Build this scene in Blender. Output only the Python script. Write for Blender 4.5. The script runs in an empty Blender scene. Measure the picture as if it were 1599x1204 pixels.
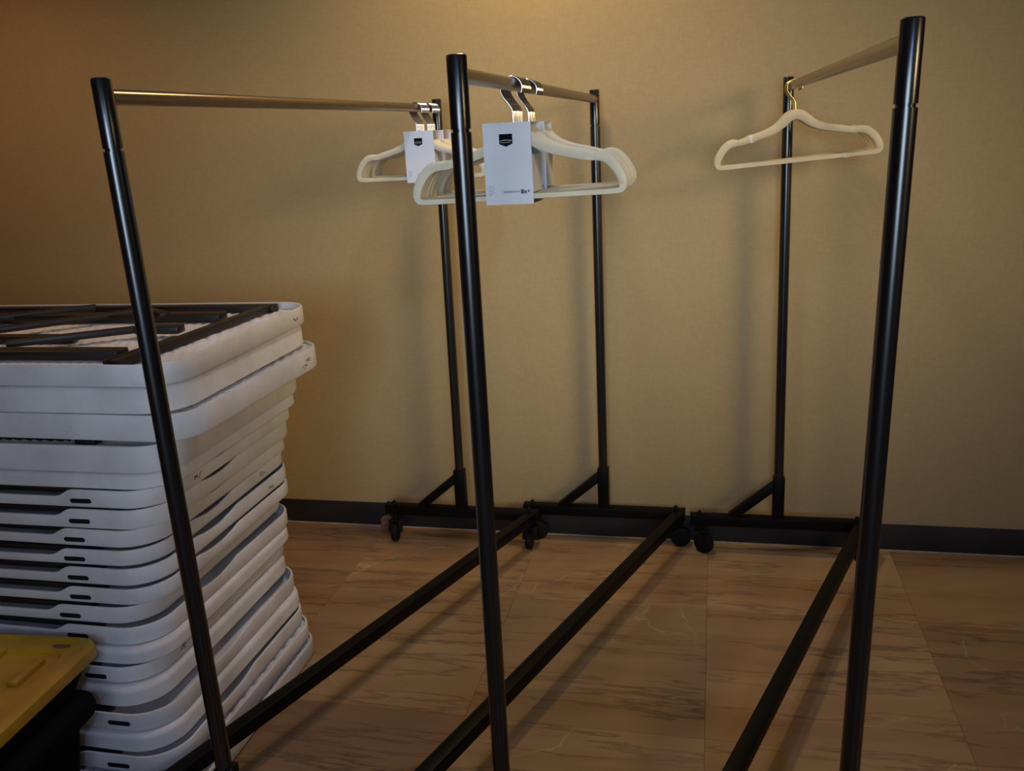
import bpy, bmesh, math, random
from mathutils import Vector, Matrix, noise
C = bpy.context.scene
COL = C.collection
random.seed(7)
PI = math.pi

# ------------------------------------------------------------------ camera
CAM_F, YAW, PITCH, ROLL, CAM_H = 1373.97, -0.2333, 0.2801, -0.0548, 1.5178
fwd = Vector((math.sin(YAW)*math.cos(PITCH), math.cos(YAW)*math.cos(PITCH), -math.sin(PITCH)))
rgt0 = Vector((math.cos(YAW), -math.sin(YAW), 0)); up0 = rgt0.cross(fwd)
rgt = math.cos(ROLL)*rgt0 + math.sin(ROLL)*up0
upv = -math.sin(ROLL)*rgt0 + math.cos(ROLL)*up0
cd = bpy.data.cameras.new('camera'); cam = bpy.data.objects.new('camera', cd); COL.objects.link(cam)
cd.sensor_fit = 'HORIZONTAL'; cd.sensor_width = 36; cd.lens = CAM_F*36/1599
cd.clip_start = .02
M = Matrix((rgt, upv, -fwd)).transposed().to_4x4(); M.translation = Vector((0, 0, CAM_H))
cam.matrix_world = M
C.camera = cam

# ------------------------------------------------------------------ light and exposure
C.view_settings.view_transform = 'Standard'; C.view_settings.look = 'None'
C.view_settings.gamma = 1.0; C.view_settings.use_curve_mapping = False
C.view_settings.exposure = 0.0
w = bpy.data.worlds.new('world'); C.world = w; w.use_nodes = True
w.node_tree.nodes['Background'].inputs[0].default_value = (.45, .6, 1, 1)
w.node_tree.nodes['Background'].inputs[1].default_value = 0.0

def area(name, loc, target, sx, sy, energy, col, spread=180):
    l = bpy.data.lights.new(name, 'AREA'); l.shape = 'RECTANGLE'; l.size = sx; l.size_y = sy
    l.energy = energy; l.color = col; l.spread = math.radians(spread)
    o = bpy.data.objects.new(name, l); COL.objects.link(o); o.location = loc
    o.rotation_euler = (Vector(target)-Vector(loc)).to_track_quat('-Z', 'Y').to_euler()
    return o
def downlight(name, loc, energy, col, size=.16, angle=130):
    l = bpy.data.lights.new(name, 'SPOT'); l.energy = energy; l.color = col
    l.spot_size = math.radians(angle); l.spot_blend = .6; l.shadow_soft_size = size/2
    o = bpy.data.objects.new(name, l); COL.objects.link(o); o.location = loc
    return o
CEIL = 2.62
WARM = (1, .62, .27)
# ceiling downlights: warm ones near the back wall, a cooler one over the racks and one behind the viewer
downlight('downlight_lamp', (-.58, 2.66, CEIL-.03), 36, (1, .72, .36), .16, 150)
downlight('downlight_lamp', (-2.6, 2.2, CEIL-.03), 21.5, (1, .55, .29), .16, 150)
downlight('downlight_lamp', (-.50, 1.90, CEIL-.03), 22, (.55, .66, 1), .16, 130)
downlight('downlight_lamp', (.60, -1.35, CEIL-.03), 55, (.35, .5, 1), .16, 172)
# wide lamp and an added fill beam far right, added cool fill panels behind the viewer
area('ceiling_panel_lamp', (3.7, .35, CEIL-.04), (0, 2.4, 0), .9, .9, 3.2, (1, .78, .45), 60)
area('right_beam_fill', (3.4, .40, 2.1), (-.75, 3.05, 1.0), 1.7, 1.0, 3.7, (1, .74, .38), 30)  # added area light, beam shaped to brighten the middle of the wall
area('viewer_side_fill', (-.1, -1.70, 1.66), (-.35, 3, 1.40), 2.3, 1.35, 5.3, (.64, .80, 1), 37)  # added panel inside the room, fitted to supply the cool frontal light
area('viewer_side_fill', (-.1, -1.70, 1.66), (-1.3, 1.7, .8), 2.3, 1.35, 1.5, (.62, .80, 1), 45)  # second added panel at the same spot, aimed to brighten the table fronts

# ------------------------------------------------------------------ helpers
def link(o, parent=None):
    COL.objects.link(o)
    if parent is not None: o.parent = parent
    return o
def empty(name, loc=(0, 0, 0), rz=0):
    o = bpy.data.objects.new(name, None); o.location = loc; o.rotation_euler = (0, 0, rz)
    o.empty_display_size = .05
    return link(o)
def tag(o, label=None, cat=None, group=None, kind=None):
    if label: o['label'] = label
    if cat: o['category'] = cat
    if group: o['group'] = group
    if kind: o['kind'] = kind
    return o
def to_mesh(name, bm, mat, smooth=True, angle=35):
    bmesh.ops.recalc_face_normals(bm, faces=bm.faces[:])
    me = bpy.data.meshes.new(name)
    if smooth:
        lim = math.radians(angle)
        for f in bm.faces: f.smooth = True
        for e in bm.edges:
            if len(e.link_faces) != 2 or e.calc_face_angle(0) > lim: e.smooth = False
    bm.to_mesh(me); bm.free()
    me.materials.append(mat)
    return me
def obj(name, data, parent=None, loc=None):
    o = bpy.data.objects.new(name, data)
    if loc is not None: o.location = loc
    return link(o, parent)
def mk(name, bm, mat, parent=None, **k):
    return obj(name, to_mesh(name, bm, mat, **k), parent)
def box(bm, c, s, bev=0, seg=2, mat=None):
    r = bmesh.ops.create_cube(bm, size=1.0)
    T = Matrix.Translation(c) @ (mat if mat is not None else Matrix()) @ Matrix.Diagonal((s[0], s[1], s[2], 1))
    bmesh.ops.transform(bm, matrix=T, verts=r['verts'])
    if bev > 0:
        es = list({e for v in r['verts'] for e in v.link_edges})
        bmesh.ops.bevel(bm, geom=es, offset=bev, segments=seg, affect='EDGES', profile=.5)
def frame_of(d, hint=Vector((0, 0, 1))):
    d = d.normalized(); h = hint if abs(d.dot(hint)) < .98 else Vector((0, 1, 0))
    x = h.cross(d).normalized(); y = d.cross(x)
    return x, y
def bar(bm, a, b, wx, wy, bev=.003):
    """square tube from a to b"""
    a = Vector(a); b = Vector(b); d = b-a; x, y = frame_of(d)
    R = Matrix((x, y, d.normalized())).transposed().to_4x4()
    box(bm, (a+b)/2, (wx, wy, d.length), bev, 2, R)
def tube(bm, pts, r, n=12, cap=True):
    """round tube along points; r number or list"""
    pts = [Vector(p) for p in pts]; N = len(pts); rings = []
    px = None
    for i, p in enumerate(pts):
        d = (pts[min(i+1, N-1)]-pts[max(i-1, 0)]).normalized()
        if px is None: x, y = frame_of(d)
        else:
            x = (px - d*px.dot(d)).normalized(); y = d.cross(x)
        px = x
        rr = r[i] if isinstance(r, (list, tuple)) else r
        rings.append([bm.verts.new(p + rr*(math.cos(2*PI*k/n)*x + math.sin(2*PI*k/n)*y)) for k in range(n)])
    for a, b in zip(rings, rings[1:]):
        for k in range(n): bm.faces.new((a[k], a[(k+1) % n], b[(k+1) % n], b[k]))
    if cap:
        bm.faces.new(rings[0][::-1]); bm.faces.new(rings[-1])
def rrect(w0, w1, d0, d1, r, n=7):
    """rounded rectangle outline, counter-clockwise, with straight runs left for the caller"""
    out = []
    for cx, cy, a0 in ((w1-r, d1-r, 0), (w0+r, d1-r, 90), (w0+r, d0+r, 180), (w1-r, d0+r, 270)):
        for k in range(n+1):
            a = math.radians(a0+90*k/n); out.append((cx+r*math.cos(a), cy+r*math.sin(a)))
    return out
def loft(bm, rings, close_first=True, close_last=True):
    """rings: lists of 3D points with the same count"""
    R = [[bm.verts.new(p) for p in ring] for ring in rings]
    n = len(R[0])
    for a, b in zip(R, R[1:]):
        for k in range(n): bm.faces.new((a[k], a[(k+1) % n], b[(k+1) % n], b[k]))
    if close_first: bm.faces.new(R[0][::-1])
    if close_last: bm.faces.new(R[-1])
    return R

# ------------------------------------------------------------------ materials
def new_mat(name):
    m = bpy.data.materials.new(name); m.use_nodes = True
    nt = m.node_tree; b = nt.nodes['Principled BSDF']
    return m, nt, b
def N(nt, t, **kw):
    n = nt.nodes.new(t)
    for k, v in kw.items():
        if k.startswith('i_'):
            key = k[2:]
            n.inputs[int(key) if key.isdigit() else key].default_value = v
        else: setattr(n, k, v)
    return n
def simple(name, col, rough=.5, metal=0, spec=.5, var=.0, vscale=20, bump=0, bscale=200):
    m, nt, b = new_mat(name)
    b.inputs['Base Color'].default_value = (*col, 1); b.inputs['Roughness'].default_value = rough
    b.inputs['Metallic'].default_value = metal; b.inputs['Specular IOR Level'].default_value = spec
    tc = N(nt, 'ShaderNodeTexCoord')
    if var > 0:
        nz = N(nt, 'ShaderNodeTexNoise', i_Scale=vscale, i_Detail=4.0)
        rp = N(nt, 'ShaderNodeValToRGB')
        rp.color_ramp.elements[0].position = .3; rp.color_ramp.elements[1].position = .7
        rp.color_ramp.elements[0].color = (*[c*(1-var) for c in col], 1); rp.color_ramp.elements[1].color = (*[min(1, c*(1+var*.5)) for c in col], 1)
        nt.links.new(tc.outputs['Object'], nz.inputs['Vector']); nt.links.new(nz.outputs['Fac'], rp.inputs[0]); nt.links.new(rp.outputs[0], b.inputs['Base Color'])
    if bump > 0:
        n2 = N(nt, 'ShaderNodeTexNoise', i_Scale=bscale, i_Detail=3.0); bp = N(nt, 'ShaderNodeBump', i_Strength=bump, i_Distance=.001)
        nt.links.new(tc.outputs['Object'], n2.inputs['Vector']); nt.links.new(n2.outputs['Fac'], bp.inputs['Height']); nt.links.new(bp.outputs[0], b.inputs['Normal'])
    return m

M_BLACK = simple('black_powder_coat', (.0040, .0040, .0055), .24, 0, 1.0, var=.25, vscale=30, bump=.03, bscale=400)
M_BAR = simple('black_base_paint', (.0045, .004, .004), .45, 0, .12, var=.25, vscale=25)
M_RUBBER = simple('black_rubber', (.006, .006, .0065), .6, 0, .2, var=.2)
M_STEEL = simple('grey_steel', (.30, .30, .32), .4, 1, .5, var=.2)
M_RAIL = simple('brushed_rail_metal', (.24, .185, .14), .28, 1, .5, var=.12, vscale=60)
M_CHROME = simple('chrome_hook_wire', (.78, .80, .84), .12, 1, .5, var=.05)
M_GOLD = simple('gold_hook_wire', (.85, .62, .20), .16, 1, .5, var=.05)
M_IVORY = simple('ivory_velvet', (.74, .67, .50), .9, 0, .15, var=.10, vscale=14, bump=.25, bscale=900)
M_IVORY2 = simple('beige_velvet', (.72, .60, .38), .9, 0, .15, var=.10, vscale=14, bump=.25, bscale=900)
M_CARD = simple('white_card', (.80, .83, .90), .6, 0, .3, var=.05, vscale=18)
M_INK = simple('black_print', (.004, .004, .008), .7, 0, .08, var=.1)
M_GREYINK = simple('grey_print', (.33, .34, .42), .6, 0, .3, var=.1)
M_WHITEINK = simple('white_print', (.75, .75, .78), .6, 0, .3, var=.05)
M_LEG = simple('dark_leg_steel', (.012, .009, .009), .42, 0, .45, var=.3, vscale=12)
M_SLOT = simple('slot_shade_dark', (.010, .010, .014), .7, 0, .2, var=.1)  # dark capsule colour stands for the shade inside slots that are not cut
M_STAIN = simple('ink_stain', (.20, .18, .20), .8, 0, .2, var=.2)
M_TAPE = simple('white_tape', (.78, .74, .70), .6, 0, .3, var=.05)
M_SCRAP = simple('pink_brown_paper', (.34, .17, .12), .8, 0, .2, var=.5, vscale=40)
M_TOTE = simple('black_tote_plastic', (.004, .004, .005), .75, 0, .06, var=.2, bump=.1, bscale=90)
M_CEIL = simple('ceiling_paint', (.62, .58, .50), .9, 0, .2, var=.05, vscale=3)
M_ROOM = simple('room_wall_paint', (.42, .34, .22), .85, 0, .2, var=.06, vscale=3)
M_SUB = simple('tile_grout', (.24, .17, .10), .9, 0, .2, var=.2)
M_CAULK = simple('pale_caulk', (.42, .36, .30), .8, 0, .2, var=.25, vscale=30)
M_WINFRAME = simple('window_frame_paint', (.10, .10, .10), .4, 0, .4, var=.1)
M_TRIM = simple('lamp_trim_white', (.75, .73, .68), .4, 0, .4, var=.05)

def mat_yellow():
    m, nt, b = new_mat('yellow_lid_plastic')
    tc = N(nt, 'ShaderNodeTexCoord'); nz = N(nt, 'ShaderNodeTexNoise', i_Scale=7.0, i_Detail=6.0)
    rp = N(nt, 'ShaderNodeValToRGB'); e = rp.color_ramp.elements
    e[0].position = .32; e[0].color = (.40, .195, .010, 1); e[1].position = .66; e[1].color = (.60, .33, .012, 1)
    nt.links.new(tc.outputs['Object'], nz.inputs['Vector']); nt.links.new(nz.outputs['Fac'], rp.inputs[0]); nt.links.new(rp.outputs[0], b.inputs['Base Color'])
    b.inputs['Roughness'].default_value = .42
    n2 = N(nt, 'ShaderNodeTexNoise', i_Scale=160.0); bp = N(nt, 'ShaderNodeBump', i_Strength=.12, i_Distance=.002)
    nt.links.new(tc.outputs['Object'], n2.inputs['Vector']); nt.links.new(n2.outputs['Fac'], bp.inputs['Height']); nt.links.new(bp.outputs[0], b.inputs['Normal'])
    return m
M_YELLOW = mat_yellow()

def mat_table():
    """moulded white plastic with scuffs, grime and thin dark scratches"""
    m, nt, b = new_mat('scuffed_white_plastic')
    tc = N(nt, 'ShaderNodeTexCoord'); oi = N(nt, 'ShaderNodeObjectInfo')
    add = N(nt, 'ShaderNodeVectorMath', operation='MULTIPLY_ADD')
    cmb = N(nt, 'ShaderNodeCombineXYZ')
    for k in range(3): nt.links.new(oi.outputs['Random'], cmb.inputs[k])
    add.inputs[1].default_value = (17, 23, 31)
    nt.links.new(cmb.outputs[0], add.inputs[0]); nt.links.new(tc.outputs['Object'], add.inputs[2])
    n1 = N(nt, 'ShaderNodeTexNoise', i_Scale=5.0, i_Detail=7.0, i_Roughness=.65)
    n2 = N(nt, 'ShaderNodeTexNoise', i_Scale=34.0, i_Detail=5.0, i_Roughness=.7)
    for n in (n1, n2): nt.links.new(add.outputs[0], n.inputs['Vector'])
    r1 = N(nt, 'ShaderNodeValToRGB'); e = r1.color_ramp.elements
    e[0].position = .30; e[0].color = (.60, .575, .57, 1); e[1].position = .60; e[1].color = (.76, .75, .76, 1)
    r2 = N(nt, 'ShaderNodeValToRGB'); e = r2.color_ramp.elements
    e[0].position = .66; e[0].color = (0, 0, 0, 1); e[1].position = .74; e[1].color = (1, 1, 1, 1)
    mul = N(nt, 'ShaderNodeMath', operation='MULTIPLY'); mul.inputs[1].default_value = .5
    mx = N(nt, 'ShaderNodeMix', data_type='RGBA'); mx.inputs[7].default_value = (.36, .32, .32, 1)
    nt.links.new(n1.outputs['Fac'], r1.inputs[0]); nt.links.new(n2.outputs['Fac'], r2.inputs[0])
    nt.links.new(r2.outputs[0], mul.inputs[0]); nt.links.new(mul.outputs[0], mx.inputs[0]); nt.links.new(r1.outputs[0], mx.inputs[6])
    nt.links.new(mx.outputs[2], b.inputs['Base Color'])
    b.inputs['Roughness'].default_value = .5; b.inputs['Specular IOR Level'].default_value = .35
    n3 = N(nt, 'ShaderNodeTexNoise', i_Scale=260.0); bp = N(nt, 'ShaderNodeBump', i_Strength=.15, i_Distance=.001)
    nt.links.new(tc.outputs['Object'], n3.inputs['Vector']); nt.links.new(n3.outputs['Fac'], bp.inputs['Height']); nt.links.new(bp.outputs[0], b.inputs['Normal'])
    return m
M_TABLE = mat_table()

def mat_wall():
    """beige woven vinyl wallcovering"""
    m, nt, b = new_mat('woven_wallcovering')
    tc = N(nt, 'ShaderNodeTexCoord')
    mp = N(nt, 'ShaderNodeMapping'); mp.inputs['Scale'].default_value = (22, 22, 260)
    mp2 = N(nt, 'ShaderNodeMapping'); mp2.inputs['Scale'].default_value = (120, 120, 60)
    na = N(nt, 'ShaderNodeTexNoise', i_Scale=1.0, i_Detail=3.0); nb = N(nt, 'ShaderNodeTexNoise', i_Scale=1.0, i_Detail=3.0)
    nc = N(nt, 'ShaderNodeTexNoise', i_Scale=1.3, i_Detail=4.0)
    nt.links.new(tc.outputs['Object'], mp.inputs[0]); nt.links.new(tc.outputs['Object'], mp2.inputs[0])
    nt.links.new(mp.outputs[0], na.inputs['Vector']); nt.links.new(mp2.outputs[0], nb.inputs['Vector']); nt.links.new(tc.outputs['Object'], nc.inputs['Vector'])
    ad = N(nt, 'ShaderNodeMath', operation='ADD'); nt.links.new(na.outputs['Fac'], ad.inputs[0]); nt.links.new(nb.outputs['Fac'], ad.inputs[1])
    hf = N(nt, 'ShaderNodeMath', operation='MULTIPLY'); hf.inputs[1].default_value = .5; nt.links.new(ad.outputs[0], hf.inputs[0])
    rp = N(nt, 'ShaderNodeValToRGB'); e = rp.color_ramp.elements
    e[0].position = .30; e[0].color = (.425, .312, .155, 1); e[1].position = .70; e[1].color = (.49, .365, .19, 1)
    nt.links.new(hf.outputs[0], rp.inputs[0])
    rc = N(nt, 'ShaderNodeValToRGB'); e = rc.color_ramp.elements
    e[0].position = .3; e[0].color = (.93, .93, .93, 1); e[1].position = .7; e[1].color = (1, 1, 1, 1)
    nt.links.new(nc.outputs['Fac'], rc.inputs[0])
    mx = N(nt, 'ShaderNodeMix', data_type='RGBA', blend_type='MULTIPLY'); mx.inputs[0].default_value = 1
    nt.links.new(rp.outputs[0], mx.inputs[6]); nt.links.new(rc.outputs[0], mx.inputs[7]); nt.links.new(mx.outputs[2], b.inputs['Base Color'])
    bp = N(nt, 'ShaderNodeBump', i_Strength=.12, i_Distance=.001); nt.links.new(hf.outputs[0], bp.inputs['Height']); nt.links.new(bp.outputs[0], b.inputs['Normal'])
    b.inputs['Roughness'].default_value = .75; b.inputs['Specular IOR Level'].default_value = .25
    return m
M_WALL = mat_wall()
M_BASE = simple('dark_grey_vinyl_base', (.030, .028, .030), .55, 0, .3, var=.25, vscale=9)

def mat_floor():
    """polished brown marble: wavy dark veins along x, a few pale cracks, each tile cut from another place"""
    m, nt, b = new_mat('veined_brown_marble')
    tc = N(nt, 'ShaderNodeTexCoord'); oi = N(nt, 'ShaderNodeObjectInfo')
    cmb = N(nt, 'ShaderNodeCombineXYZ')
    for k in range(3): nt.links.new(oi.outputs['Random'], cmb.inputs[k])
    add = N(nt, 'ShaderNodeVectorMath', operation='MULTIPLY_ADD'); add.inputs[1].default_value = (13, 29, 7)
    nt.links.new(cmb.outputs[0], add.inputs[0]); nt.links.new(tc.outputs['Object'], add.inputs[2])
    V = add.outputs[0]
    mp = N(nt, 'ShaderNodeMapping'); mp.inputs['Scale'].default_value = (.9, 6.0, 1); nt.links.new(V, mp.inputs[0])
    ncl = N(nt, 'ShaderNodeTexNoise', i_Scale=1.0, i_Detail=6.0, i_Roughness=.6, i_Distortion=.6); nt.links.new(mp.outputs[0], ncl.inputs['Vector'])
    rcl = N(nt, 'ShaderNodeValToRGB'); e = rcl.color_ramp.elements
    e[0].position = .25; e[0].color = (.27, .158, .080, 1); e[1].position = .72; e[1].color = (.43, .31, .175, 1)
    nt.links.new(ncl.outputs['Fac'], rcl.inputs[0])
    # veins: narrow band where a stretched noise crosses its mid value
    mv = N(nt, 'ShaderNodeMapping'); mv.inputs['Scale'].default_value = (.42, 3.6, 1); nt.links.new(V, mv.inputs[0])
    nv = N(nt, 'ShaderNodeTexNoise', i_Scale=1.8, i_Detail=9.0, i_Roughness=.62); nt.links.new(mv.outputs[0], nv.inputs['Vector'])
    s = N(nt, 'ShaderNodeMath', operation='SUBTRACT'); s.inputs[1].default_value = .5; nt.links.new(nv.outputs['Fac'], s.inputs[0])
    a = N(nt, 'ShaderNodeMath', operation='ABSOLUTE'); nt.links.new(s.outputs[0], a.inputs[0])
    rv = N(nt, 'ShaderNodeValToRGB'); e = rv.color_ramp.elements
    e[0].position = 0; e[0].color = (1, 1, 1, 1); e[1].position = .020; e[1].color = (0, 0, 0, 1)
    nt.links.new(a.outputs[0], rv.inputs[0])
    nm = N(nt, 'ShaderNodeTexNoise', i_Scale=3.0, i_Detail=2.0); nt.links.new(V, nm.inputs['Vector'])
    mvv = N(nt, 'ShaderNodeMath', operation='MULTIPLY'); nt.links.new(rv.outputs[0], mvv.inputs[0]); nt.links.new(nm.outputs['Fac'], mvv.inputs[1])
    mx = N(nt, 'ShaderNodeMix', data_type='RGBA'); mx.inputs[7].default_value = (.085, .05, .036, 1)
    nt.links.new(mvv.outputs[0], mx.inputs[0]); nt.links.new(rcl.outputs[0], mx.inputs[6])
    # pale hairline cracks
    nd = N(nt, 'ShaderNodeTexNoise', i_Scale=5.0, i_Detail=5.0); nt.links.new(V, nd.inputs['Vector'])
    sc = N(nt, 'ShaderNodeVectorMath', operation='MULTIPLY_ADD'); sc.inputs[1].default_value = (.22, .22, .22)
    nt.links.new(nd.outputs['Color'], sc.inputs[0]); nt.links.new(V, sc.inputs[2])
    vo = N(nt, 'ShaderNodeTexVoronoi', feature='DISTANCE_TO_EDGE', i_Scale=1.9); nt.links.new(sc.outputs[0], vo.inputs['Vector'])
    rk = N(nt, 'ShaderNodeValToRGB'); e = rk.color_ramp.elements
    e[0].position = 0; e[0].color = (1, 1, 1, 1); e[1].position = .009; e[1].color = (0, 0, 0, 1)
    nt.links.new(vo.outputs['Distance'], rk.inputs[0])
    nk = N(nt, 'ShaderNodeTexNoise', i_Scale=2.3, i_Detail=3.0); nt.links.new(V, nk.inputs['Vector'])
    rk2 = N(nt, 'ShaderNodeValToRGB'); e = rk2.color_ramp.elements
    e[0].position = .52; e[0].color = (0, 0, 0, 1); e[1].position = .66; e[1].color = (.55, .55, .55, 1); nt.links.new(nk.outputs['Fac'], rk2.inputs[0])
    mk_ = N(nt, 'ShaderNodeMath', operation='MULTIPLY'); nt.links.new(rk.outputs[0], mk_.inputs[0]); nt.links.new(rk2.outputs[0], mk_.inputs[1])
    mx2 = N(nt, 'ShaderNodeMix', data_type='RGBA'); mx2.inputs[7].default_value = (.62, .55, .47, 1)
    nt.links.new(mk_.outputs[0], mx2.inputs[0]); nt.links.new(mx.outputs[2], mx2.inputs[6])
    tn = N(nt, 'ShaderNodeMix', data_type='RGBA', blend_type='MULTIPLY'); tn.inputs[0].default_value = 1
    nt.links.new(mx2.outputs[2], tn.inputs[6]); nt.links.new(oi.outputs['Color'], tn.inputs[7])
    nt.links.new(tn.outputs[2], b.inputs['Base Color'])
    b.inputs['Roughness'].default_value = .38; b.inputs['Specular IOR Level'].default_value = .4
    return m
M_FLOOR = mat_floor()

# ------------------------------------------------------------------ the room
X0, X1, Y0, WY = -4.2, 4.4, -1.75, 3.0974
def slab(name, c, s, mat, label=None, parent=None):
    bm = bmesh.new(); box(bm, c, s)
    o = mk(name, bm, mat, parent, smooth=False)
    if parent is None: tag(o, label, None, None, 'structure')
    return o
floor = slab('floor', ((X0+X1)/2, (Y0+WY)/2, -.061), (X1-X0+.3, WY-Y0+.3, .10), M_SUB, 'brown veined marble tile floor under the garment racks')
slab('wall_back', ((X0+X1)/2, WY+.075, 1.30), (X1-X0+.3, .15, 2.80), M_WALL, 'beige woven wallcovering wall behind the garment racks')
slab('wall_left', (X0-.075, (Y0+WY)/2, 1.30), (.15, WY-Y0, 2.80), M_ROOM, 'plain beige side wall of the room')
slab('wall_right', (X1+.075, (Y0+WY)/2, 1.30), (.15, WY-Y0, 2.80), M_ROOM, 'plain beige side wall of the room facing the tables')
slab('ceiling', ((X0+X1)/2, (Y0+WY)/2, CEIL+.05), (X1-X0+.3, WY-Y0+.3, .10), M_CEIL, 'pale ceiling above the garment racks')
# wall behind the camera with a window opening added to go with the fill panels
WX0, WX1, WZ0, WZ1 = -1.3, 1.1, .95, 2.37
bm = bmesh.new()
for x0, x1, z0, z1 in ((X0, WX0, -.1, CEIL), (WX1, X1, -.1, CEIL), (WX0, WX1, -.1, WZ0), (WX0, WX1, WZ1, CEIL)):
    box(bm, ((x0+x1)/2, Y0-.075, (z0+z1)/2), (x1-x0, .15, z1-z0))
tag(mk('wall_front', bm, M_ROOM, smooth=False), 'wall behind the viewer with an added window opening', None, None, 'structure')
win = empty('added_window', ((WX0+WX1)/2, Y0-.075, WZ0)); tag(win, 'unseen window added around the fill panel behind the viewer', None, None, 'structure')  # unseen window, added to give the fill panels an opening
bm = bmesh.new(); wdt = WX1-WX0; hgt = WZ1-WZ0
for x in (-wdt/2+.03, wdt/2-.03): box(bm, (x, 0, hgt/2), (.06, .08, hgt), .004)
for z in (.03, hgt-.03): box(bm, (0, 0, z), (wdt-.12, .08, .06), .004)
mk('window_frame', bm, M_WINFRAME, win)
# floor tiles, each a piece of its own
TS = .637
def tile_mesh(y0, y1):
    bm = bmesh.new(); g = .0003
    box(bm, (0, (y0+y1)/2, -.0055), (TS-2*g, y1-y0-2*g, .011), .0005, 1)
    return to_mesh('tile', bm, M_FLOOR, angle=20)
tm_full = tile_mesh(-TS/2, TS/2)
TY = 2.596
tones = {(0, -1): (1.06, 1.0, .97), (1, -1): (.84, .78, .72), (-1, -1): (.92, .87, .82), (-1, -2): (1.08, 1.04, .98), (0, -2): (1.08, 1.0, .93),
         (1, 0): (1.10, 1.02, .94), (0, 0): (1.25, 1.20, 1.12), (-1, 0): (1.30, 1.24, 1.14), (-2, -1): (1.0, .92, .84), (-2, 0): (1.12, 1.02, .92), (-2, -2): (.72, .62, .60)}  # tile tones vary; row by the wall lightened to imitate light falloff
for j in range(-7, 1):
    for i in range(-6, 7):
        cx = -.010 + TS*(i+.5); cy = TY + TS*(j+.5)
        if j == 0:
            cy0 = TY; me = bpy.data.meshes.get('tile_end') or None
            if me is None:
                me = tile_mesh(-(WY-TY)/2, (WY-TY)/2); me.name = 'tile_end'
            cy = (TY+WY)/2
        else: me = tm_full
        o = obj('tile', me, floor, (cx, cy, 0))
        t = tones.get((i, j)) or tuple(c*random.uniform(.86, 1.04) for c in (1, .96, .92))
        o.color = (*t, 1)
# baseboard and the pale bead of caulk at its foot
bm = bmesh.new(); box(bm, ((X0+X1)/2, WY-.004, .0505), (X1-X0, .008, .100), .002)
tag(mk('baseboard_back', bm, M_BASE), 'dark grey baseboard along the beige back wall', None, None, 'structure')
bm = bmesh.new(); tube(bm, [(X0, WY-.010, .001), (X1, WY-.010, .001)], .0035, 6)
tag(mk('trim_1', bm, M_CAULK), 'pale bead of caulk between baseboard and floor', None, None, 'structure')
# recessed ceiling lights (out of frame, but they light the room)
def can_light(x, y, label):
    t = empty('recessed_downlight', (x, y, CEIL)); tag(t, label, 'ceiling light')
    bm = bmesh.new(); rings = []
    for r, z in ((.105, 0), (.105, -.006), (.085, -.008), (.075, 0)):
        rings.append([(r*math.cos(2*PI*k/24), r*math.sin(2*PI*k/24), z-.001) for k in range(24)])
    loft(bm, rings, False, True); mk('trim_ring', bm, M_TRIM, t)
can_light(-.58, 2.66, 'recessed ceiling downlight close to the back wall')
can_light(-.50, 1.90, 'recessed ceiling downlight above the middle of the racks')
can_light(.60, -1.35, 'recessed ceiling downlight behind the viewer on the right')
can_light(-2.6, 2.2, 'recessed ceiling downlight above the far end of the table stack')

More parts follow.
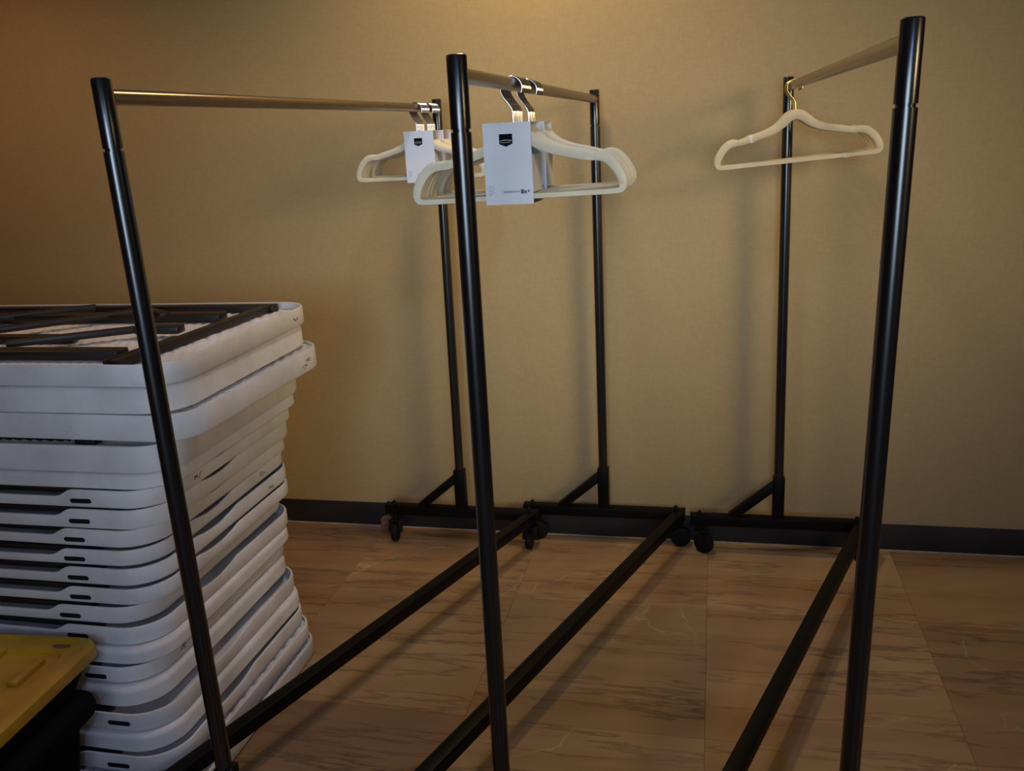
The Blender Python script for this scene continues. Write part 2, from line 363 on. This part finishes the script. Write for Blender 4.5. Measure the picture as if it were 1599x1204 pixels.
# ------------------------------------------------------------------ garment racks
L_, WL, WR, ZB, ZR, ZJ, HT = 1.6475, .3038, .2962, .1294, 1.608, 1.5233, 1.6377
BW = .038
def rack(x, y, ang, nl, fl, label, swivel):
    """local frame: origin under the near upright, +y along the hanging rail, z up"""
    t = empty('garment_rack', (x, y, 0), -ang)
    tag(t, label, 'garment rack', 'black rolling garment racks')
    # the two end bars with casters, brace and upright
    for e, (yy, lean) in enumerate(((0, nl), (L_, fl))):
        bm = bmesh.new(); box(bm, ((WR-WL)/2, yy, ZB), (WL+WR, BW, BW), .003)
        eb = mk('end_bar', bm, M_BAR, t)
        for sx in (-WL, WR):
            s_ = 1 if sx > 0 else -1
            bm = bmesh.new(); box(bm, (sx+s_*.002, yy, ZB), (.004, BW+.002, BW+.002), .0015)
            mk('end_cap', bm, M_RUBBER, eb)
        lx = lambda z: lean*z/1.63
        # square socket, tall round post, upper height-adjusting post
        bm = bmesh.new(); box(bm, (lx(.21), yy, (ZB+BW/2+.305)/2), (.040, .040, .305-ZB-BW/2), .004)
        mk('post_socket', bm, M_BAR, t)
        bm = bmesh.new()
        tube(bm, [(lx(.28), yy, .28), (lx(ZJ), yy, ZJ-.002)], .0165, 28); post = mk('upright_post', bm, M_BLACK, t)
        bm = bmesh.new()
        tube(bm, [(lx(ZJ), yy, ZJ-.012), (lx(ZJ), yy, ZJ-.002), (lx(ZJ), yy, ZJ+.003), (lx(ZJ), yy, ZJ+.0031),
                  (lx(HT), yy, HT-.003), (lx(HT), yy, HT-.001), (lx(HT), yy, HT)], [.0135, .0135, .0135, .0162, .0162, .0152, .013], 28)
        mk('upper_post', bm, M_BLACK, t)
        bm = bmesh.new(); bar(bm, (lx(.25)-.012, yy, .272), (-.165, yy, ZB+BW/2-.006), .030, .030, .003)
        mk('brace', bm, M_BAR, t)
        for ci, sx in enumerate((-WL+.030, WR-.030)):
            ca = empty('caster'); ca.parent = t; ca.location = (sx, yy, 0); ca.rotation_euler = (0, 0, swivel[e*2+ci])
            bm = bmesh.new(); tube(bm, [(0, 0, ZB+BW/2-.001), (0, 0, ZB+BW/2+.006), (0, 0, ZB+BW/2+.014)], [.009, .009, .005], 8)
            mk('stem_bolt', bm, M_RUBBER, ca)
            bm = bmesh.new()
            tube(bm, [(0, 0, ZB-BW/2), (0, 0, .088)], .010, 10)
            box(bm, (.006, 0, .086), (.046, .036, .006), .002)
            for sy in (-.0155, .0155): bar(bm, (.008, sy, .086), (.018, sy, .036), .004, .026, .001)
            mk('fork', bm, M_RUBBER, ca)
            bm = bmesh.new(); rings = []
            for r, yv in ((.010, -.0125), (.030, -.0125), (.036, -.010), (.038, -.004), (.038, .004), (.036, .010), (.030, .0125), (.010, .0125)):
                rings.append([(.018+r*math.cos(2*PI*k/22), yv, .038+r*math.sin(2*PI*k/22)) for k in range(22)])
            loft(bm, rings); mk('wheel', bm, M_RUBBER, ca)
    # long slanting base bar of the Z
    a = Vector((WR-.020, L_-BW/2-.0005, ZB)); b_ = Vector((-WL+.020, BW/2+.0005, ZB)); d = (b_-a).normalized()
    bm = bmesh.new(); bar(bm, a-d*.01, b_+d*.01, BW, BW, .003); mk('base_bar', bm, M_BAR, t)
    # hanging rail
    bm = bmesh.new(); tube(bm, [(nl*ZR/1.63, .012, ZR), (fl*ZR/1.63, L_-.012, ZR)], .0128, 24); mk('hanging_rail', bm, M_RAIL, t)
    return t
RK = [(-.9613, 1.3342, .0168, -.0146, .0177), (-.3957, 1.3956, .0014, .0045, .0032), (.2317, 1.3619, .0008, .0254, -.0122)]
R1 = rack(*RK[0], 'black Z-base garment rack with metal rail beside the table stack', (0, 1.2, -1.45, -1.55))
R2 = rack(*RK[1], 'black Z-base garment rack between the two other racks, holding the nearest hanger packs', (0, 1.2, .2, .1))
R3 = rack(*RK[2], 'black Z-base garment rack holding the gold-hook hangers, farthest from the tables', (0, 1.2, -.5, -1.0))
def rail_pt(i, s, z=ZR):
    x, y, a, nl, fl = RK[i]; k = s/L_
    lx = (nl*(1-k)+fl*k)*z/1.63
    return Vector((x+s*math.sin(a)+lx*math.cos(a), y+s*math.cos(a)-lx*math.sin(a), z))

# ------------------------------------------------------------------ hangers
HP = [(0, .1385, .0125), (.018, .132, .0122), (.036, .115, .0112), (.055, .1015, .0100), (.085, .0905, .0092), (.120, .0815, .0090), (.143, .0755, .0080), (.152, .0740, .0070),
      (.162, .0755, .0092), (.176, .0725, .0098), (.190, .0615, .0094), (.2025, .0445, .0090), (.2105, .0255, .0085), (.2095, .0120, .0072), (.200, .0062, .0060), (.150, .0055, .0055), (.075, .0055, .0055), (0, .0055, .0055)]
HTK = .0046
def hanger_body_mesh(mat, name, wx=1.0, wh=1.0):
    right = [(Vector((x*wx, 0, z)), h*wh) for x, z, h in HP]
    left = [(Vector((-x*wx, 0, z)), h*wh) for x, z, h in HP[1:-1]][::-1]
    loop = right + left
    n = len(loop)
    # smooth once (Chaikin-like insertion) for rounder bends
    fine = []
    for i in range(n):
        p0, h0 = loop[i-1]; p1, h1 = loop[i]; p2, h2 = loop[(i+1) % n]; p3, h3 = loop[(i+2) % n]
        for t in (0, .5):
            q = .5*((2*p1)+(p2-p0)*t+(2*p0-5*p1+4*p2-p3)*t*t+(3*p1-p0-3*p2+p3)*t**3) if True else p1
            fine.append((q, h1*(1-t)+h2*t))
    n = len(fine); bm = bmesh.new(); rings = []
    hy = HTK/2
    for i in range(n):
        p, h = fine[i]; d = (fine[(i+1) % n][0]-fine[i-1][0]).normalized(); nn = Vector((-d.z, 0, d.x))
        sec = [(-h, -hy*.4), (-h*.86, -hy), (h*.86, -hy), (h, -hy*.4), (h, hy*.4), (h*.86, hy), (-h*.86, hy), (-h, hy*.4)]
        rings.append([bm.verts.new(p+nn*a+Vector((0, b, 0))) for a, b in sec])
    for i in range(n):
        a, b = rings[i], rings[(i+1) % n]
        for k in range(8): bm.faces.new((a[k], a[(k+1) % 8], b[(k+1) % 8], b[k]))
    return to_mesh(name, bm, mat, angle=50)
HOOK_IN = .0200; HOOK_C = .235-HOOK_IN+.0132-.0128
def hook_mesh(mat, name):
    pts = [(0, 0, .139), (0, 0, .168), (-.001, 0, .176), (-.006, 0, .184), (-.0155, 0, .197), (-.0200, 0, .206)]
    R = HOOK_IN+.0017
    for k in range(15):
        a = math.radians(192-k*(192+28)/14); pts.append((R*math.cos(a), 0, .2152+R*math.sin(a)))
    bm = bmesh.new(); tube(bm, pts, .0017, 8); return to_mesh(name, bm, mat, angle=60)
BODY_I = hanger_body_mesh(M_IVORY, 'hanger_frame'); BODY_G = hanger_body_mesh(M_IVORY2, 'hanger_frame_beige', 1.10, 1.12)
HOOK_S = hook_mesh(M_CHROME, 'hook'); HOOK_G = hook_mesh(M_GOLD, 'hook_gold')
HOOK_TOP = .2152 + HOOK_IN     # height of the inside of the hook above the bottom of the bar
def hanger(i, s, yaw, roll, body, hook, label, group):
    """hooked over rail i at distance s from the near post"""
    p = rail_pt(i, s)
    t = empty('clothes_hanger'); tag(t, label, 'hanger', group)
    f = obj('frame', body, t); h = obj('hook', hook, t)
    top = p + Vector((0, 0, .0130))
    R = Matrix.Rotation(yaw, 4, 'Z') @ Matrix.Rotation(roll, 4, 'Y')
    t.matrix_world = Matrix.Translation(top) @ R @ Matrix.Translation((0, 0, -HOOK_TOP))
    return t
def pack(i, s0, n, pitch, yaw, roll, fan, where, body=BODY_I, hook=HOOK_S, kind='ivory hanger'):
    for k in range(n):
        if k == 0: lab = kind + ', front one in ' + where
        elif k == n-1: lab = kind + ', rearmost one in ' + where
        else: lab = kind + ', between others in ' + where
        hanger(i, s0+k*pitch, yaw+fan*(k/(n-1)-.5), roll+random.uniform(-.004, .004), body, hook, lab, 'hangers in ' + where)
PITCH_H = .0062
pack(1, .378, 15, PITCH_H, .06, -.020, .0, 'the nearest sleeved pack on the middle rack')
pack(1, .530, 12, PITCH_H, .03, -.022, .0, 'the second sleeved pack on the middle rack')
pack(0, 1.440, 12, PITCH_H, .0, .0, .0, 'the front sleeved pack on the rack by the tables')
pack(0, 1.545, 12, PITCH_H, -.02, .0, .0, 'the rear sleeved pack on the rack by the tables')
pack(2, 1.47, 6, .016, .10, -.062, .20, 'the taped pack on the rack farthest from the tables', BODY_G, HOOK_G, 'gold-hook beige hanger')

def sleeve(i, s0, s1, yaw, label):
    """white cardboard sleeve folded round the middle of a hanger pack: front, back, roof flaps, lower sides, bottom"""
    pc = (rail_pt(i, s0)+rail_pt(i, s1))/2
    t = empty('cardboard_sleeve', (pc.x+(.004 if i == 0 else -.012), pc.y, ZR+.013-HOOK_TOP), yaw); tag(t, label, 'packaging', 'white cardboard sleeves on the hanger packs')
    D = s1-s0+.014; Wd = .098; z0 = -.008; z1 = .146; th = .0012
    for nm, yv in (('front_panel', -D/2), ('back_panel', D/2)):
        bm = bmesh.new(); box(bm, (0, yv, (z0+z1)/2), (Wd, th, z1-z0), .0004, 1); fp = mk(nm, bm, M_CARD, t, angle=20)
        if nm == 'front_panel': front = fp
    bm = bmesh.new()                                       # roof, open in the middle for the hooks
    for x0, x1 in ((-Wd/2, -.026), (.026, Wd/2)): box(bm, ((x0+x1)/2, 0, z1+.004), (x1-x0, D, th))
    for yv in (-D/2+.004, D/2-.004): box(bm, (0, yv, z1+.004), (.060, .008, th))
    for yv in (-D/2, D/2): box(bm, (0, yv, z1+.002), (Wd, th, .005))
    mk('top_flap', bm, M_CARD, t, smooth=False)
    bm = bmesh.new(); box(bm, (0, 0, z0), (Wd, D, th)); mk('bottom_panel', bm, M_CARD, t, smooth=False)
    for sx in (-1, 1):
        bm = bmesh.new(); box(bm, (sx*(Wd/2-.0008), 0, (.014+.088)/2), (th, D-.002, .074)); mk('side_panel', bm, M_CARD, t, smooth=False)
    # black badge with a swash, fine print at the foot
    yf = -D/2-th/2-.0004
    bm = bmesh.new(); cx, cz = -.002, .117
    loft(bm, [[(cx+x, yf+dy, cz+z) for x, z in ((-.0135, .012), (-.0135, -.007), (0, -.0125), (.0135, -.007), (.0135, .012))] for dy in (.0006, -.0002)])
    mk('logo_badge', bm, M_INK, front, smooth=False)
    bm = bmesh.new()
    tube(bm, [(cx-.0125+.025*k/8, yf-.0004, cz-.0012+.0016*math.sin(PI*k/8)-(.0012 if k == 0 else 0)) for k in range(9)], [.0002, .0005, .0006, .0007, .0007, .0007, .0006, .0006, .0005], 6)
    for k in range(7): box(bm, (cx-.0095+.0030*k, yf-.0003, cz-.0042), (.0016, .0004, .0011))
    mk('logo_swash', bm, M_WHITEINK, front, smooth=False)
    bm = bmesh.new()
    for k, w_ in enumerate((.013, .014, .012, .014, .008)): box(bm, (-.043+w_/2, yf, .028-.0042*k), (w_, .0004, .0010))
    mk('fine_print', bm, M_GREYINK, front, smooth=False)
    bm = bmesh.new()
    for x, w_, h_ in ((-.010, .0035, .004), (-.0055, .003, .005), (-.0015, .003, .004), (.003, .004, .0045), (.008, .0035, .004), (.0135, .0045, .0035), (.0195, .004, .003)):
        box(bm, (x, yf, .0165), (w_, .0004, h_))
    mk('print_line', bm, M_GREYINK, front, smooth=False)
    bm = bmesh.new()
    for x, w_, h_, z in ((.027, .006, .0085, .0165), (.0335, .0045, .006, .0155), (.040, .003, .004, .017)): box(bm, (x, yf, z), (w_, .0004, h_))
    mk('print_mark', bm, simple('blue_grey_print', (.10, .10, .16), .6), front, smooth=False)
    return t
LASTK = 11*PITCH_H
sleeve(1, .378, .378+14*PITCH_H, .0, 'white cardboard sleeve with black badge on the nearest hanger pack')
sleeve(1, .530, .530+LASTK, .0, 'white cardboard sleeve mostly hidden behind the nearest sleeved hanger pack')
sleeve(0, 1.440, 1.440+LASTK, .02, 'white cardboard sleeve with black badge on the front pack of the rack by the tables')
sleeve(0, 1.545, 1.545+LASTK, -.02, 'white cardboard sleeve at the wall end of the rack by the tables, behind another sleeve')
# two bands of white tape round the gold-hook pack
def tape(name, lx, lz, h, tilt, label):
    s0, n, pitch = 1.47, 6, .016
    pc = rail_pt(2, s0+pitch*(n-1)/2); t = Matrix.Translation(pc+Vector((0, 0, .0130))) @ Matrix.Rotation(.10, 4, 'Z') @ Matrix.Rotation(-.062, 4, 'Y') @ Matrix.Translation((0, 0, -HOOK_TOP))
    y0, y1 = [sg*(pitch*(n-1)/2+.0036)+lx*.10*sg for sg in (-1, 1)]
    bm = bmesh.new(); prof = rrect(min(y0, y1), max(y0, y1), -h, h, .002, 3); my = (y0+y1)/2
    o_ = [[(x, y, z) for y, z in prof] for x in (-.0065, .0065)]
    i_ = [[(x, my+(y-my)*.97, z*.92) for y, z in prof] for x in (.0065, -.0065)]
    loft(bm, o_+i_+[o_[0]], False, False); bmesh.ops.remove_doubles(bm, verts=bm.verts[:], dist=1e-5)
    o = mk(name, bm, M_TAPE); o.matrix_world = t @ Matrix.Translation((lx, 0, lz)) @ Matrix.Rotation(tilt, 4, 'Y')
    tag(o, label, 'tape')
tape('tape_band', -.130, .0815, .0112, -.28, 'small white tape band on the sloping arm of the gold-hook hangers')
tape('tape_band', .135, .0055, .0072, 0, 'small white tape band on the bottom bar of the gold-hook hangers')

# ------------------------------------------------------------------ stack of folding tables
TL, TD, TR = 1.83, .77, .10
def table_top_mesh(th, style, notch=.232, wall=.007, rec=.006):
    """rim-up moulded top: origin at the front right corner on the floor side, x runs to -TL, y to TD.
    style 'waffle' shows a dimpled underside; 'notch' has hand notches in front and side rims; 'smooth' is turned face up"""
    bm = bmesh.new()
    # perimeter with extra points on the straight runs
    pts = []
    def run(a, b, n):
        for k in range(1, n): pts.append((a[0]+(b[0]-a[0])*k/n, a[1]+(b[1]-a[1])*k/n))
    def arc(cx, cy, a0, n=8):
        for k in range(n+1):
            a = math.radians(a0+90*k/n); pts.append((cx+TR*math.cos(a), cy+TR*math.sin(a)))
    arc(-TR, TD-TR, 0); run((-TR, TD), (-TL+TR, TD), 6)
    arc(-TL+TR, TD-TR, 90); run((-TL, TD-TR), (-TL, TR), 4)
    arc(-TL+TR, TR, 180)
    nx = [-TL+TR+.1, -TL+notch+.02, -TL+notch+.045, -1.2, -.8, -notch-.052, -notch-.040, -notch-.028, -notch-.016, -notch-.004, -notch+.008]
    pts.extend((x, 0) for x in nx)
    arc(-TR, TR, 270)
    ny = [TR+.02+k*(TD-2*TR-.04)/26 for k in range(27)]
    pts.extend((0, y) for y in ny)
    n = len(pts)
    def drop(x, y):
        if style != 'notch': return 0
        if y < 1e-6 and x < -.1:
            m = min(max((-notch-.004-x)/.048, 0), 1); return .019*(m*m*(3-2*m))
        if abs(x) < 1e-6:
            u = (y-.20)/.20
            if 0 < u < 1: return .0125*math.sin(PI*u)**.8
        return 0
    def inset(d):
        out = []
        for x, y in pts:
            cx = min(max(x, -TL+TR), -TR); cy = min(max(y, TR), TD-TR)
            v = Vector((x-cx, y-cy)); l = v.length
            k = max(l-d, .002)/l if l > 0 else 1
            out.append((cx+v.x*k, cy+v.y*k))
        return out
    o = pts; bot = .004
    def ring(d, zf): return [(q[0], q[1], zf(*p)) for p, q in zip(o, inset(d))]
    if style == 'smooth':
        rings = [ring(.012, lambda x, y: 0), ring(.003, lambda x, y: .001), ring(0, lambda x, y: .004), ring(.001, lambda x, y: th-.012),
                 ring(.003, lambda x, y: th-.005), ring(.009, lambda x, y: th-.001), ring(.02, lambda x, y: th)]
        loft(bm, rings, True, True)
    else:
        fl = .012; REC = rec
        top = lambda x, y: th-drop(x, y)
        rings = [ring(.010, lambda x, y: 0), ring(.003, lambda x, y: .002), ring(0, lambda x, y: .008), ring(.0005, lambda x, y: top(x, y)-.003),
                 ring(.002, top), ring(wall, top), ring(wall+.001, lambda x, y: fl if style == 'notch' else th-REC)]
        if style == 'notch':
            loft(bm, rings+[ring(.05, lambda x, y: fl)], True, True)
        else:
            loft(bm, rings, True, False)
            # dimpled underside as a fine grid inside the rim
            g = .030; nxg = int((TL-.02)/g*4); nyg = int((TD-.02)/g*4); V = {}
            for a in range(nxg+1):
                for b in range(nyg+1):
                    x = -TL+.008+(TL-.016)*a/nxg; y = .008+(TD-.016)*b/nyg
                    cx = min(max(x, -TL+TR), -TR); cy = min(max(y, TR), TD-TR); v = Vector((x-cx, y-cy))
                    if v.length > TR-.0065: v = v.normalized()*(TR-.0065)
                    row = int(math.floor(y/g)); ph = .5*g*(row % 2)
                    zz = th-REC-.010*max(0, math.sin(PI*((x+ph)/g % 1)))*max(0, math.sin(PI*(y/g % 1)))
                    V[a, b] = bm.verts.new((cx+v.x, cy+v.y, zz))
            for a in range(nxg):
                for b in range(nyg): bm.faces.new((V[a, b], V[a+1, b], V[a+1, b+1], V[a, b+1]))
    return to_mesh('tabletop', bm, M_TABLE, angle=42)
tops = [1.044, .988, .922, .846, .775, .735, .687, .635, .588, .546, .500, .457, .412, .365, .325, .283, .235, .188, .142, .096, .048, 0]
xr = [-1.215, -1.222, -1.194, -1.257, -1.272, -1.292, -1.299, -1.322, -1.318, -1.308, -1.299, -1.326, -1.304, -1.288, -1.306, -1.292, -1.254, -1.246, -1.224, -1.206, -1.190]
yf = [1.732, 1.729, 1.726, 1.719, 1.712, 1.706, 1.698, 1.692, 1.679, 1.665, 1.650, 1.636, 1.619, 1.601, 1.585, 1.560, 1.536, 1.520, 1.508, 1.494, 1.482]
sty = ['waffle', 'smooth', 'waffle', 'waffle', 'smooth'] + ['notch']*8 + ['smooth', 'notch', 'smooth', 'notch', 'smooth', 'notch', 'waffle', 'waffle']
place = ['topmost in the stack, underside up with dark folded legs', 'second from the top of the stack, plain smooth rim', 'third from the top, jutting out past the ones below',
         'fourth from the top, dimpled underside showing at its front edge', 'fifth from the top, thin and plain, above the first notched one']
ordw = ['sixth', 'seventh', 'eighth', 'ninth', 'tenth', 'eleventh', 'twelfth', 'thirteenth', 'fourteenth', 'fifteenth', 'sixteenth', 'seventeenth', 'eighteenth', 'nineteenth']
for k, w_ in enumerate(ordw):
    place.append(w_ + ' from the top' + (', hand notch in its front rim' if sty[k+5] == 'notch' and k < 8 else ', below the row of notched ones'))
place += ['second from the bottom of the stack, scalloped underside showing', 'bottommost of the stack, resting on the marble floor']
cache = {}
def slot_bm(cx, z):
    bm = bmesh.new(); pr = []
    for k in range(16):
        a = 2*PI*k/16; x = math.cos(a)*.0065+(.0235 if math.cos(a) > 0 else -.0235); pr.append((cx+x, math.sin(a)*.0062+z))
    loft(bm, [[(x, yy, zz) for x, zz in pr] for yy in (.002, -.0006)]); return bm
TABLES = []
for k in range(21):
    th = tops[k]-tops[k+1]-.0008
    if k == 3: th -= .0
    if k == 2: th = tops[2]-tops[3]-.009
    key = (sty[k], round(th, 4))
    if key not in cache: cache[key] = table_top_mesh(th, sty[k], rec=.020 if k == 0 else .006)
    t = empty('folding_table', (xr[k], yf[k], tops[k]-th), 0)
    t.rotation_euler = (0, 0, [0, .004, -.01, .006, 0][k % 5])
    tag(t, 'white folding table, '+place[k], 'table', 'stacked white folding tables')
    obj('tabletop', cache[key], t); TABLES.append((t, th))
    if sty[k] == 'notch':
        bm = bmesh.new(); bar(bm, (-TL+.12, .032, th-.010), (-.16, .032, th-.010), .022, .014, .002); mk('side_rail', bm, M_LEG, t)
        if k < 13 or k in (14, 18): mk('latch_slot', slot_bm(-.213 if k < 13 else -.15, th*.40), M_SLOT, t)
    elif sty[k] == 'waffle' and k:
        bm = bmesh.new(); bar(bm, (-TL+.12, .060, th-.006), (-.30, .060, th-.006), .010, .010, .002); mk('side_rail', bm, M_LEG, t)
    if k == 16 or k == 19: mk('latch_slot', slot_bm(-.12, th*.5), M_SLOT, t)
# the third table's rim is held off the fourth by its folded legs: a steel leg shows in the gap
t, th = TABLES[3]
bm = bmesh.new(); bar(bm, (-.262, .040, th+.001), (-.205, .040, th+.001), .034, .012, .001); mk('leg_bracket', bm, M_LEG, t)
# folded legs and steel frame of the topmost table
t, th = TABLES[0]
def steel(name, a, b, wx=.026, wy=.026, parent=t, mat=M_LEG):
    bm = bmesh.new(); bar(bm, a, b, wx, wy, .004); return mk(name, bm, mat, parent)
zt = th-.0135
steel('side_rail', (-TL+.16, .030, zt-.002), (-.175, .030, zt-.002), .014, .014)
steel('side_rail', (-TL+.10, TD-.045, zt+.002), (-.105, TD-.045, zt+.002), .036, .024)
steel('leg_crossbar', (-.175, .040, zt+.004), (-.130, TD-.060, zt+.004), .034, .022)
steel('leg_crossbar', (-.205, .040, zt+.006), (-.175, .30, zt+.006), .012, .020)
steel('folded_leg', (-TL+.35, .135, zt+.006), (-.225, .140, zt+.006), .052, .024)
steel('folded_leg', (-TL+.35, TD-.185, zt+.006), (-.205, TD-.185, zt+.006), .052, .024)
steel('folded_leg', (-TL+.25, .315, zt+.004), (-.500, .315, zt+.004), .036, .020)
steel('leg_brace', (-.62, .20, zt+.016), (-.345, .375, zt+.016), .030, .018)
steel('leg_brace', (-.345, .375, zt+.016), (-.215, .385, zt+.014), .042, .022)
steel('leg_brace', (-.86, .335, zt+.014), (-.500, .640, zt+.016), .026, .018)
steel('leg_brace', (-.500, .640, zt+.016), (-.38, .560, zt+.016), .034, .018)
steel('leg_brace', (-1.10, .46, zt+.014), (-.720, TD-.075, zt+.016), .030, .020)
# hand-drawn marks and scuffs on the table edges
def scribble(ti, face, u, z, size, seed):
    rnd = random.Random(seed); t, th = TABLES[ti]; pts = []
    for k in range(9):
        a, b = u+size*(rnd.random()-.5)+size*.4*(k/8-.5), z+size*.55*(rnd.random()-.5)
        pts.append((-.0+.0004, a, b) if face == 'side' else (a, -.0004, b))
    bm = bmesh.new(); tube(bm, pts, .0009, 5); mk('marker_scribble', bm, M_STAIN, t)
scribble(0, 'side', TD-.130, .028, .030, 3); scribble(2, 'side', TD-.130, .038, .030, 5); scribble(2, 'side', TD-.150, .022, .04, 6)
scribble(8, 'side', TD-.20, .024, .034, 8); scribble(9, 'side', TD-.17, .020, .03, 9); scribble(5, 'side', .17, .022, .03, 11)
scribble(14, 'side', .15, .022, .036, 12); scribble(10, 'side', .14, .024, .02, 14); scribble(9, 'side', .14, .022, .02, 15)

# ------------------------------------------------------------------ black tote with yellow lid
tz = .400
tote = empty('storage_tote', (-1.428, 1.604, 0), math.radians(3.5)); tag(tote, 'black plastic storage tote with scuffed yellow lid in front of the table stack', 'storage tote')
bm = bmesh.new()
def rr(x0, x1, y0, y1, r, z): return [(x, y, z) for x, y in rrect(x0, x1, y0, y1, r, 6)]
TWX, TWY = .78, .52
rings = []
for ir, ib, z in ((.062, .150, .003), (.057, .145, .012), (.036, .112, .240), (.032, .108, .262), (.006, .094, .268), (-.006, .086, .278), (-.010, .082, .294), (-.006, .086, .310), (.010, .098, .320), (.030, .104, .326), (.030, .050, tz-.035)):
    ir -= .042 if ir > .031 else .030; rings.append(rr(-TWX+.04+ir, -ir, -TWY+.03+ir, -ib, .055, z))
loft(bm, rings); mk('tote_body', bm, M_TOTE, tote)
bm = bmesh.new(); rings = []
for ins, z in ((.012, tz-.033), (.001, tz-.033), (0, tz-.028), (.002, tz-.006), (.008, tz), (.020, tz), (.024, tz-.004), (.058, tz-.006), (.064, tz-.014), (.30, tz-.016)):
    rings.append(rr(-TWX+ins, -ins, -TWY+min(ins, .24), -min(ins, .24), max(.05-ins*.3, .012), z))
loft(bm, rings, False, True); lid = mk('yellow_lid', bm, M_YELLOW, tote); lid['label'] = 'scuffed yellow snap-on lid'
# raised ribs and latch hole of the lid
for cx, cy, sx, sy in ((-.105, -.14, .030, .100), (-.105, -.33, .030, .080), (-.24, -.085, .050, .060), (-.42, -.16, .018, .22), (-.30, -.26, .012, .24)):
    bm = bmesh.new(); box(bm, (cx, cy, tz-.010), (sx, sy, .014), .005, 2); mk('lid_rib', bm, M_YELLOW, lid)
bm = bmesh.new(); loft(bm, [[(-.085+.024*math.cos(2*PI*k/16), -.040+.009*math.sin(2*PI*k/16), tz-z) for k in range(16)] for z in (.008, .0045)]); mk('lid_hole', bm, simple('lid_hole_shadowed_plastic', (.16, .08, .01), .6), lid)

# ------------------------------------------------------------------ crumpled scrap by the caster
bm = bmesh.new(); bmesh.ops.create_icosphere(bm, subdivisions=4, radius=.030)
for v in bm.verts:
    d = v.co.normalized(); q = noise.noise(d*2.2+Vector((3, 1, 7)))*.35 + noise.noise(d*5.0)*.22 + (1-abs(noise.noise(d*9.0)))*.10
    v.co = d*.030*(.85+q); v.co.x *= 1.0; v.co.z *= 1.15
mz = min(v.co.z for v in bm.verts)
o = mk('paper_scrap', bm, M_SCRAP, angle=25); o.location = (-1.262, 3.035, -mz+.0005); o.rotation_euler = (0, 0, .4)
tag(o, 'crumpled pinkish brown paper scrap on the floor behind a caster', 'scrap')
